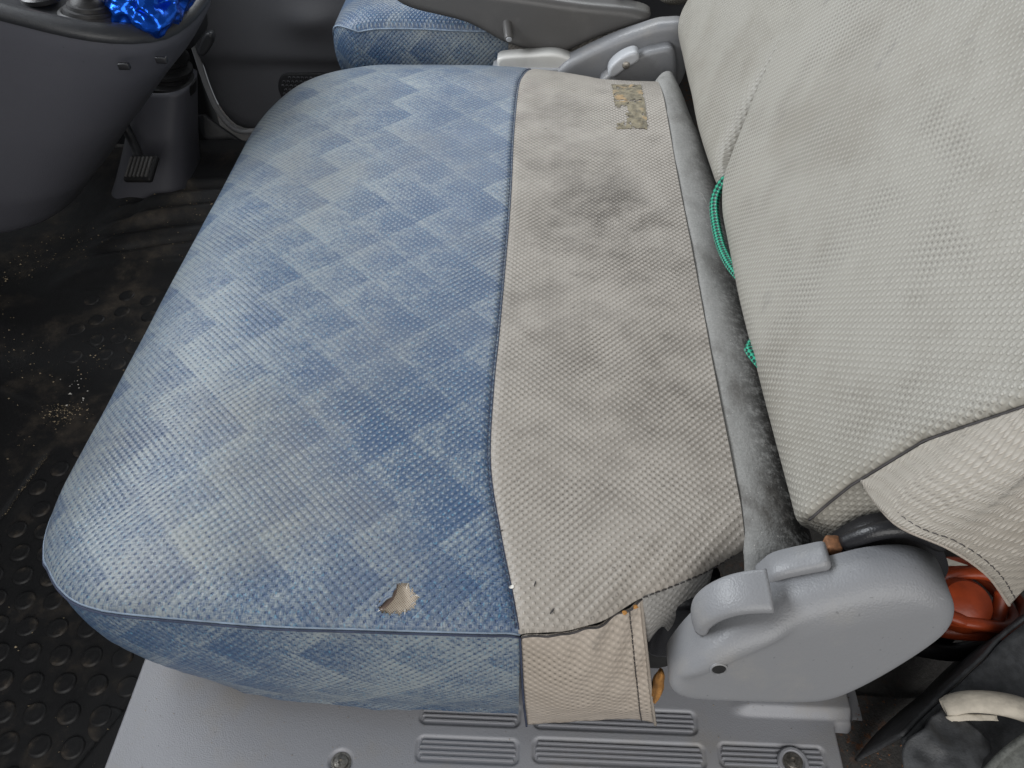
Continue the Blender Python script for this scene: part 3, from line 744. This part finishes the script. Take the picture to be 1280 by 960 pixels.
def xe(y): return float(np.interp(y, [-.09, .02, .10, .14, 1.4], [-.437, -.430, -.420, -.405, -.405]))
V = [(-1.15+(x+1.15)*(xe(y)+.006*nz(y, 0, 0, 22)*sm(.2, .1, y)+1.15)/.726, y, 0) for y in Y for x in X]
V = [(x, y, zm(x, y)) for x, y, _ in V]
o = mk('mat_sheet', V, grid_faces(460, 260), 'rubber', mat_, fix=False); solid(o, .006)
# studs: shared lens mesh
def stud_mesh():
    prof = [(.0132, -.0035), (.0126, .0002), (.0112, .0022), (.0098, .0028), (.0084, .0024), (.005, .0030), (0, .0032)]
    bm = bmesh.new(); rings = []
    for r, z in prof[:-1]: rings.append([bm.verts.new((r*math.cos(2*math.pi*k/20), r*math.sin(2*math.pi*k/20), z)) for k in range(20)])
    t = bm.verts.new((0, 0, prof[-1][1]))
    for a, b in zip(rings, rings[1:]):
        for k in range(20): bm.faces.new((a[k], a[(k+1) % 20], b[(k+1) % 20], b[k]))
    for k in range(20): bm.faces.new((rings[-1][k], rings[-1][(k+1) % 20], t))
    me = bpy.data.meshes.new('stud'); bm.to_mesh(me); bm.free(); me.polygons.foreach_set('use_smooth', [True]*len(me.polygons)); me.materials.append(MAT['rubber']); return me
SM = stud_mesh()
def put_stud(x, y, s=1., flat=1.):
    o = bpy.data.objects.new('stud', SM); COL.objects.link(o); o.parent = mat_; o.location = Vector((x, y, zm(x, y)))-WL[mat_.name]
    o.scale = (s, s, flat); o.rotation_euler = (random.uniform(-.05, .05), random.uniform(-.05, .05), random.uniform(0, 6))
for r_ in range(14):
    y = .008+.0337*r_
    for c_ in range(-8, 9):
        x = -.500-.0195*r_+.0365*c_
        if x > (-.470+(y-.018)*.457-.016 if y < .13 else -.44): continue
        if x < -.706+(y-.339)*.14+.014 if y > .30 else x < -.735: continue
        if y > .474+(-.636-x)*.42: continue
        put_stud(x+random.uniform(-.001, .001), y+random.uniform(-.001, .001))
put_stud(-.458, .067, 1.5, .6)
for (x, y) in ((-.709, .787), (-.701, .744), (-.764, .771), (-.735, .721), (-.681, .678), (-.648, .660), (-.758, .695), (-.688, .640), (-.737, .633), (-.660, .620), (-.651, .735), (-.715, .672), (-.620, .70), (-.668, .775)): put_stud(x, y, random.uniform(.95, 1.15), .7)

# ================================================================== DASH CONSOLE
con = thing('dash_console', 'dark grey plastic dashboard console with black tray top, above the footwell', 'console', (-.7, .8, .2))
KZ = np.array([.500, .485, .440, .346, .250, .190, .140]); KN = np.array([-.448, -.452, -.484, -.570, -.665, -.735, -.86]); KY = np.array([.655, .655, .660, .668, .680, .70, .76])
def uplan(nose, y0, y1, back, n=90):
    cy, hy = (y0+y1)/2, (y1-y0)/2; P = []
    for q in np.linspace(0, 1, 26)[:-1]: P.append((back+(nose-.15-back)*q, y0))
    for q in np.linspace(-math.pi/2, math.pi/2, 50): P.append((nose-.15+.15*abs(math.cos(q))**.7, cy+hy*math.copysign(abs(math.sin(q))**.75, math.sin(q))))
    for q in np.linspace(1, 0, 26)[1:]: P.append((back+(nose-.15-back)*q, y1))
    return cr(P, n)
V = []; lv = 40; zz = np.linspace(.5, .14, lv)
rim_tilt = lambda x: max(0, (-.46-x))*.26
for z in zz:
    ns = float(np.interp(-z, -KZ, KN)); y0 = float(np.interp(-z, -KZ, KY)); U = uplan(ns, y0, .95, -1.30)
    f = (z-.14)/.36
    for (x, y) in U: V.append((x, y, z+rim_tilt(x)*f))
mk('console_body', V, grid_faces(lv, 90)+[tuple(range((lv-1)*90, lv*90))], 'console', con)
V = []; lv = 0
for (ins, dz) in ((-.002, -.004), (-.0035, .0), (-.002, .005), (.002, .010), (.008, .0125), (.014, .0115), (.019, .007), (.022, .001), (.027, -.002), (.05, -.003)):
    U = uplan(-.448-ins, .655+ins, .95-ins, -1.30); V += [(x, y, .5+dz+rim_tilt(x)) for x, y in U]; lv += 1
n0 = (lv-1)*90
F = grid_faces(lv, 90)
for k in range(44): F.append((n0+k, n0+k+1, n0+89-k-1, n0+89-k))
mk('tray', V, F, 'charcoal', con)
def dash_shade_block(y0, y1, prof):  # unseen dashboard masses added to shade the footwell
    Q = cr(prof, 60); n = 60; V = []
    for y in np.linspace(y0, y1, 12): V += [(x, y, z) for x, z in Q]
    return mk('dashboard', V, grid_faces(12, n)+[tuple(range(n)), tuple(range(11*n, 12*n))], 'console', con)
dash_shade_block(-.12, .62, [(-1.55, .40), (-1.1, .36), (-.84, .40), (-.77, .47), (-.755, .58), (-.80, .72), (-.90, .86), (-1.10, .93), (-1.55, .95)])
dash_shade_block(.96, 1.38, [(-1.55, .66), (-1.1, .64), (-.98, .66), (-.94, .74), (-.98, .86), (-1.15, .93), (-1.55, .95)])
for (p) in ((-.497, .653, .488), (-.461, .676, .486)): box('trim_clip', p, (.014, .006, .008), 'black', con, .0015)
# knob with rubber gaiter rings, red button
kb = (-.545, .703, .5+rim_tilt(-.545)+.003)
kn = lathe('knob', [(.034, 0), (.034, .003), (.031, .006), (.028, .005), (.027, .009), (.0235, .010), (.0225, .014), (.019, .015), (.017, .019), (.012, .022), (.011, .045), (.018, .052), (.021, .06), (.021, .075), (0, .078)], 'rubber2', con, aim(kb, (.15, .1, 1)), 36)
kn['label'] = 'black gear knob with ringed gaiter'
bt = lathe('push_button', [(.024, 0), (.024, .005), (.021, .007), (.0175, .004), (0, .004)], 'black', con, aim((-.606, .722, .5+rim_tilt(-.606)-.001), (0, 0, 1)), 32)
lathe('button_cap', [(.014, .003), (.014, .010), (.012, .012), (0, .013)], 'redbtn', bt, aim((-.606, .722, .5+rim_tilt(-.606)-.001), (0, 0, 1)), 28)
# crumpled blue foil bag
bm = bmesh.new(); bmesh.ops.create_icosphere(bm, subdivisions=5, radius=1)
for v in bm.verts:
    c = v.co.copy(); k = 1+.35*noise.noise(c*1.6+Vector((1, 5, 2)))+.22*(1-abs(noise.noise(c*2.1+Vector((9, 2, 4))))*2)+.03*(1-abs(noise.noise(c*6))*2)
    v.co = Vector((-.484+c.x*.040*k, .748+c.y*.055*k, .532+c.z*.030*k))
me = bpy.data.meshes.new('foil_bag'); bm.to_mesh(me); bm.free(); me.materials.append(MAT['foil']); me.polygons.foreach_set('use_smooth', [True]*len(me.polygons))
o = bpy.data.objects.new('foil_bag', me); link(o); tag(o, 'crumpled shiny blue foil bag lying on the console tray', 'bag')

# ================================================================== STEERING COLUMN, PEDALS
st = thing('steering_column', 'dark grey steering column cover with ringed rubber boot rising from the footwell', 'steering column', (-.76, 1.15, 0))
V = []; lv = 30; nn = 60
for k in range(lv):
    f = k/(lv-1); z = .0+.22*f; cx = -.790+.080*f; cy = 1.145+.03*f; hx = .075-.025*f+.01*(1-f)**4; hy = .085-.03*f
    for j in range(nn):
        a = 2*math.pi*j/nn; c, s = math.cos(a), math.sin(a); V.append((cx+hx*math.copysign(abs(c)**.55, c), cy+hy*math.copysign(abs(s)**.55, s), z))
mk('column_cover', V, grid_faces(lv, nn, True)+[tuple(range(nn*(lv-1), nn*lv))], 'console', st)
pr = [(.050, -.01), (.052, .0)]
for k in range(4): pr += [(.052-.003*k, .004+.022*k), (.052-.003*k, .010+.022*k), (.043-.003*k, .015+.022*k), (.043-.003*k, .021+.022*k)]
pr += [(.036, .10), (.033, .30)]
lathe('rubber_boot', pr, 'rubber2', st, aim((-.710, 1.175, .215), (.14, .0, 1)), 36)
box('column_shroud', (-.628, 1.17, .40), (.060, .10, .20), 'charcoal', st, .015, Matrix.Rotation(R(12), 4, 'Y'))
plate('stalk_tip', [(-.610, .300), (-.600, .294), (-.578, .318), (-.577, .334), (-.590, .330)], 1.115, 1.13, .004, 'charcoal', st, 40, 4)
pd = thing('clutch_pedal', 'small black pedal with ribbed pad in the dark footwell', 'pedal', (-.72, 1.03, .1))
MP = Matrix.Translation((-.722, 1.0, .137)) @ Matrix.Rotation(R(-14), 4, 'Z') @ Matrix.Rotation(R(-10), 4, 'Y') @ Matrix.Rotation(R(30), 4, 'X')
box('pedal_pad', (0, 0, 0), (.062, .052, .012), 'rubber2', pd, .005, MP)
for k in range(6): box('tread_rib', (0, 0, 0), (.0042, .040, .004), 'brown', pd, .001, MP @ Matrix.Translation((-.0225+.009*k, 0, .0072)))
tube('pedal_arm', cr([(-.725, 1.01, .13), (-.76, 1.07, .16), (-.80, 1.10, .30), (-.82, 1.12, .5)], 24), .009, 'black', pd, 10)
ap = thing('kick_plate', 'narrow black plate with a bolt beside the far door, in the dark', 'plate', (-.68, 1.36, .0))
Vp = [(-.745, 1.30, .085), (-.715, 1.30, .085), (-.690, 1.30, .060), (-.645, 1.30, .020), (-.668, 1.285, -.008), (-.725, 1.285, .040)]
o = mk('plate_body', Vp+[(x, y+.012, z-.004) for x, y, z in Vp], [(0, 1, 2, 3, 4, 5), (11, 10, 9, 8, 7, 6)]+[(k, (k+1) % 6, 6+(k+1) % 6, 6+k) for k in range(6)], 'charcoal', ap, smooth=False)
bv = o.modifiers.new('b', 'BEVEL'); bv.width = .004; bv.segments = 2
lathe('bolt', [(0, .004), (.004, .004), (.006, .002), (.006, -.002)], 'steel', ap, aim((-.668, 1.287, .010), (0, -1, .4)), 14)

# ================================================================== FAR DOOR
dr = thing('far_door', 'dark grey trim panel of the far door with a speaker grille', 'car door', (-.3, 1.47, 0))
OUTD = [(-.741, .50), (-.739, .25), (-.737, .175), (-.734, .096), (-.725, .045), (-.705, .008), (-.680, -.006), (-.62, -.004), (-.5, -.004), (-.3, -.004), (-.1, -.004), (.15, -.004), (.40, -.004), (.46, .05), (.46, .50), (.40, .56), (-.70, .56)]
plate('door_trim', OUTD, 1.405, 1.46, .010, 'door', dr, 200, 30, lambda x, z: -.014*sm(.150, .165, z)-.018*math.exp(-((x+.48)/.05)**2-((z-.25)/.03)**2))
tube('weather_strip', cr([(-.744, 1.400, .30), (-.740, 1.400, .175), (-.736, 1.400, .096), (-.726, 1.400, .040), (-.704, 1.398, .004), (-.675, 1.398, -.006), (-.62, 1.398, -.002), (-.2, 1.398, -.002)], 80), .0062, 'trim', dr, 10)
gr_ = plate('speaker_grille', [(-.575, .06), (-.580, .10), (-.565, .128), (-.53, .132), (-.44, .132), (-.40, .11), (-.40, .03), (-.44, .0), (-.53, .0), (-.565, .02)], 1.4005, 1.412, .003, 'charcoal', dr, 80, 5)
hm = bpy.data.meshes.new('grille_hole'); hm.from_pydata([(.0028*math.cos(k*math.pi/3), 0, .0028*math.sin(k*math.pi/3)) for k in range(6)]+[(.0036*math.cos(k*math.pi/3), -.0008, .0036*math.sin(k*math.pi/3)) for k in range(6)], [], [(k, (k+1) % 6, 6+(k+1) % 6, 6+k) for k in range(6)])
V = []; F = []
for i in range(13):
    for j in range(18):
        x = -.568+.0093*j+(.0046 if i % 2 else 0); z = .012+.0092*i
        if x > -.405 or (x < -.552 and (z > .115 or z < .03)): continue
        o_ = len(V); V += [(x+.0038*math.cos(k*math.pi/3), 1.4000, z+.0038*math.sin(k*math.pi/3)) for k in range(6)]+[(x+.0026*math.cos(k*math.pi/3), 1.3988, z+.0026*math.sin(k*math.pi/3)) for k in range(6)]
        F += [(o_+k, o_+(k+1) % 6, o_+6+(k+1) % 6, o_+6+k) for k in range(6)]
o = mk('grille_mesh', V, F, 'door', gr_); o['kind'] = 'stuff'
box('front_pillar_trim', (-.96, 1.45, .25), (.40, .06, .75), 'charcoal', dr, .02)

# ================================================================== DRIVER SEAT
ds = thing('driver_seat', 'second blue and beige seat beyond the lever, at the top of the picture', 'car seat', (-.1, 1.3, .15))
def dz_(x, y): return .405-gdrop(x+.352, .09, .05)-gdrop(y-1.035, .05, .026)+.003*nz(x, y, .6, 7)
def dcush(name, xa, xb, mat, nx, ny):
    V = []; UV = []
    for t in np.linspace(0, 1, ny):
        for s in np.linspace(0, 1, nx):
            x = xa+(xb-xa)*s; c = max(0, (-.30-x)/.052); y0 = 1.035+.035*c*c; y = y0+(1.37-y0)*t; V.append((x, y, dz_(x, y))); UV.append((x*1.1+.3, y))
    return mk(name, V, grid_faces(ny, nx), mat, ds, UV, fix=False)
dcush('cushion_cover', -.352, -.060, 'blue', 90, 110); dcush('cushion_rear_cover', -.060, .14, 'beige', 60, 110)
P = np.array([(x, 1.035+.035*max(0, (-.30-x)/.052)**2) for x in np.linspace(-.06, -.352, 70)]+[(-.352, y) for y in np.linspace(1.08, 1.36, 30)])
skirt('side_panel', P, lambda x, y: .13, 'blue', ds, 20, .05, .01, dz_)
P2 = np.array([(x, 1.035) for x in np.linspace(.14, -.06, 40)]); skirt('side_panel', P2, lambda x, y: .13, 'beige', ds, 14, .05, .01, dz_)
tube('piping', np.array([(p[0], p[1]-.0005, dz_(*p)+.0003) for p in P[:70]]), .0014, 'piping', ds, 6)
PRd = back_profile(-.02, .0)
body('backrest', PRd, lambda z: 1.05, lambda z: 1.38, 40, ds, lambda z: .05, lambda z: .05)
box('seat_light_block', (-.08, 1.26, .24), (.40, .34, .16), 'under', ds, .02)  # same added light block under the driver seat
# ---- lever between the seats
pl = thing('plastic_lever', 'long dark grey plastic lever with a peg, lying between the two seats', 'lever', (0, .99, .33))
plate('lever_body', [(-.235, .452), (-.222, .437), (-.197, .427), (-.160, .419), (-.126, .411), (-.101, .400), (-.065, .381), (-.03, .370), (.007, .361), (.022, .361), (.059, .381), (.103, .399), (.145, .413), (.158, .424), (.140, .432), (.114, .436), (.048, .441), (-.065, .455), (-.15, .462), (-.215, .463)], .985, 1.025, .011, 'brown', pl, 160, 10)
peg = lathe('peg', [(0, .034), (.0055, .034), (.0068, .032), (.0068, .030), (.0075, 0), (.0085, -.01)], 'brown', pl, aim((-.060, .990, .412), (.12, -.85, -.35)), 24)
lathe('peg_cap', [(0, .0355), (.0042, .0352), (.0046, .0335)], 'lightgrey', peg, aim((-.060, .990, .412), (.12, -.85, -.35)), 20)
wb = thing('plastic_strip', 'flat white plastic strip lying against the driver seat', 'plastic strip', (-.01, .985, .35))
plate('strip_top', [(-.073, .360), (-.068, .372), (-.02, .377), (.022, .378), (.058, .362), (.05, .350), (-.06, .350)], .955, .980, .004, 'white', wb, 80, 5)
plate('strip_edge', [(-.075, .346), (-.075, .356), (0.0, .358), (.055, .356), (.05, .342), (-.06, .342)], .950, .985, .002, 'lightgrey', wb, 60, 4)
bk = thing('belt_buckle', 'small dark buckle with metal tab beside the driver backrest', 'buckle', (.13, 1.06, .43))
box('buckle_body', (.125, 1.045, .425), (.022, .016, .05), 'black', bk, .004, Matrix.Rotation(R(25), 4, 'Y'))
box('buckle_tab', (.113, 1.038, .452), (.012, .006, .02), 'steel', bk, .002, Matrix.Rotation(R(25), 4, 'Y'))

# ================================================================== THINGS BEHIND THE SEAT, BOTTOM RIGHT
rh = thing('red_strap', 'coil of red rubber strap on the floor behind the recliner cover', 'strap', (.37, .1, .2))
for (cx, cy, cz, rx, ry, r_, a0, tl) in ((.376, .108, .278, .034, .022, .0065, .3, .20), (.384, .112, .268, .042, .028, .0060, 1.2, -.1), (.392, .118, .258, .052, .032, .0065, 2.0, .1)):
    P = [(cx+rx*math.cos(a+a0)*(1+.08*math.sin(3*a)), cy+ry*math.sin(a+a0), cz+.010*math.sin(2*a+a0)+tl*rx*math.cos(a)) for a in np.linspace(0, 2*math.pi, 60)[:-1]]
    tube('strap_loop', P, r_, 'red', rh, 12, True, .75)
lathe('strap_knob', [(0, .020), (.010, .0195), (.020, .015), (.024, .006), (.022, -.006), (.012, -.012)], 'red', rh, aim((.376, .106, .272), (-.1, -.45, 1)), 30)
box('lower_bracket', (.372, .105, .225), (.028, .02, .05), 'black', rh, .004)
tube('black_cable', cr([(.30, .10, .215), (.34, .085, .235), (.39, .085, .232), (.46, .11, .245)], 30), .008, 'black', rh, 10)
# pillar trim with torn vinyl sheath
pt = thing('pillar_trim', 'dark grey vinyl trim edge in the bottom right corner', 'trim panel', (.4, .0, .15))
def patch(name, A, B, mat, parent, n=30, m=16, amp=.002, th=.003, fr=40):
    A = cr(A, n); B = cr(B, n); V = []; UV = []
    for k in range(m+1):
        f = k/m
        for i in range(n):
            p = A[i]+(B[i]-A[i])*f; w = amp*nz(p[0], p[1], p[2], fr); V.append((p[0]+w*.4, p[1]-w*.5, p[2]+w)); UV.append((i/n*.2, f*.1))
    return solid(mk(name, V, grid_faces(m+1, n), mat, parent, UV), th)
patch('trim_face', [(.52, .145, .335), (.407, .077, .300), (.355, .037, .300), (.312, .004, .300), (.280, -.022, .300)], [(.56, .05, .30), (.46, .0, .28), (.40, -.04, .275), (.345, -.07, .27), (.295, -.075, .265)], 'sheath', pt, 40, 16, .001, .004)
patch('trim_side', [(.52, .147, .333), (.407, .079, .298), (.355, .039, .298), (.312, .006, .298), (.281, -.019, .298)], [(.54, .17, .20), (.42, .105, .195), (.36, .06, .19), (.318, .03, .19), (.285, .0, .19)], 'sheath', pt, 40, 12, .001, .003)
vs = thing('vinyl_sheath', 'crumpled dark vinyl sheath at the end of the corner trim', 'sheath', (.3, -.03, .2))
patch('sheath_skin', [(.317, .002, .306), (.300, -.010, .308), (.284, -.022, .306), (.277, -.034, .298), (.276, -.05, .288)], [(.345, -.02, .300), (.332, -.035, .305), (.318, -.048, .306), (.300, -.065, .296), (.29, -.08, .28)], 'sheath', vs, 40, 24, .006, .003, 60)
cs = thing('cream_roll', 'rolled strip of cream cloth poking out of the corner trim', 'cloth strip', (.34, .0, .3))
P = cr([(.313, .0005, .308), (.330, .0035, .3125), (.352, .003, .313), (.372, -.001, .311), (.384, -.008, .306)], 40)
V, F, UV = tube_vf(P, np.interp(np.arange(40), [0, 3, 30, 39], [.0062, .0078, .0095, .008]), 20, False, .55, (0, 0, 1))
mk('cloth_roll', V, F[:-2]+[F[-1]], 'cream', cs, UV); solid(cs.children[0], .0012)
patch('frayed_edge', [(.314, -.006, .307), (.330, -.004, .309), (.35, -.005, .310)], [(.316, -.0095, .305), (.330, -.0085, .307), (.35, -.008, .308)], 'cream', cs, 20, 4, .002, .0008, 200)
bs = thing('grey_strap', 'greenish grey webbing strap in the extreme bottom right corner', 'strap', (.35, -.05, .3))
patch('webbing', [(.325, -.048, .302), (.342, -.034, .312), (.362, -.022, .316), (.40, -.002, .318)], [(.338, -.075, .298), (.362, -.058, .306), (.385, -.044, .310), (.42, -.024, .312)], 'strap', bs, 30, 10, .001, .004, 30)
tube('strap_edge', cr([(.325, -.048, .3025), (.342, -.034, .3125), (.362, -.022, .3165), (.40, -.002, .3185)], 30), .0028, 'strap', bs, 8)

# ================================================================== CRUMBS
def crumbs(name, n, gen, mat, smin, smax, label, cat):
    V = []; F = []
    for _ in range(n):
        x, y, z = gen(); s = smin+(smax-smin)*random.random()**2.5; o_ = len(V); a = random.uniform(0, 6.3)
        for k in range(3): V.append((x+s*math.cos(a+2.1*k)*random.uniform(.5, 1.3), y+s*math.sin(a+2.1*k)*random.uniform(.4, 1.2), z))
        V.append((x+random.uniform(-.3, .3)*s, y, z+s*.7)); F += [(o_, o_+1, o_+3), (o_+1, o_+2, o_+3), (o_+2, o_, o_+3), (o_, o_+2, o_+1)]
    o = mk(name, V, F, mat, None, smooth=False); tag(o, label, cat, kind='stuff'); return o
def g_mat():
    while True:
        x = random.uniform(-.95, -.44); y = random.uniform(-.02, 1.15)
        if random.random() < max(0, .08+nz(x, y, 3, 7))*1.6: return x, y, zm(x, y)+.0005
crumbs('dirt_crumbs', 1500, g_mat, 'crumb', .0004, .0022, 'pale brown dirt crumbs scattered over the black mat', 'dirt')
def g_line():
    t = random.random(); return (lambda x, y: (x, y, zm(x, y)+.0008))(-.706+random.gauss(0, .0012)+t*.012, .335+t*.105)
crumbs('dirt_line', 130, g_line, 'crumb', .0004, .0014, 'line of brown grit caught in a groove of the mat', 'dirt')
def g_heap():
    y = random.gauss(.515, .012); x = random.gauss(-.70, .018); return x, y, zm(x, y)+.0006
crumbs('grit_heap', 160, g_heap, 'crumb', .0006, .0022, 'small heap of pale grit on the ridge of the mat', 'dirt')
crumbs('white_flakes', 14, lambda: (lambda x, y: (x, y, zm(x, y)+.001))(random.gauss(-.70, .02), random.gauss(.56, .02)), 'chalk', .001, .004, 'white flakes beside the grit on the mat', 'dirt')
crumbs('sill_grit', 260, lambda: (lambda x, y: (x, y, zs(x, y)+.0003))(random.uniform(-.38, .27), random.uniform(-.05, .05)), 'crumb', .0002, .0008, 'fine pale grit on the grey sill panel', 'dirt')
crumbs('rust_flakes', 420, lambda: (random.uniform(.275, .40), random.uniform(-.06, .06), .190+random.uniform(0, .003)), 'rust', .0004, .0018, 'rusty flakes on the dark carpet right of the sill', 'dirt')
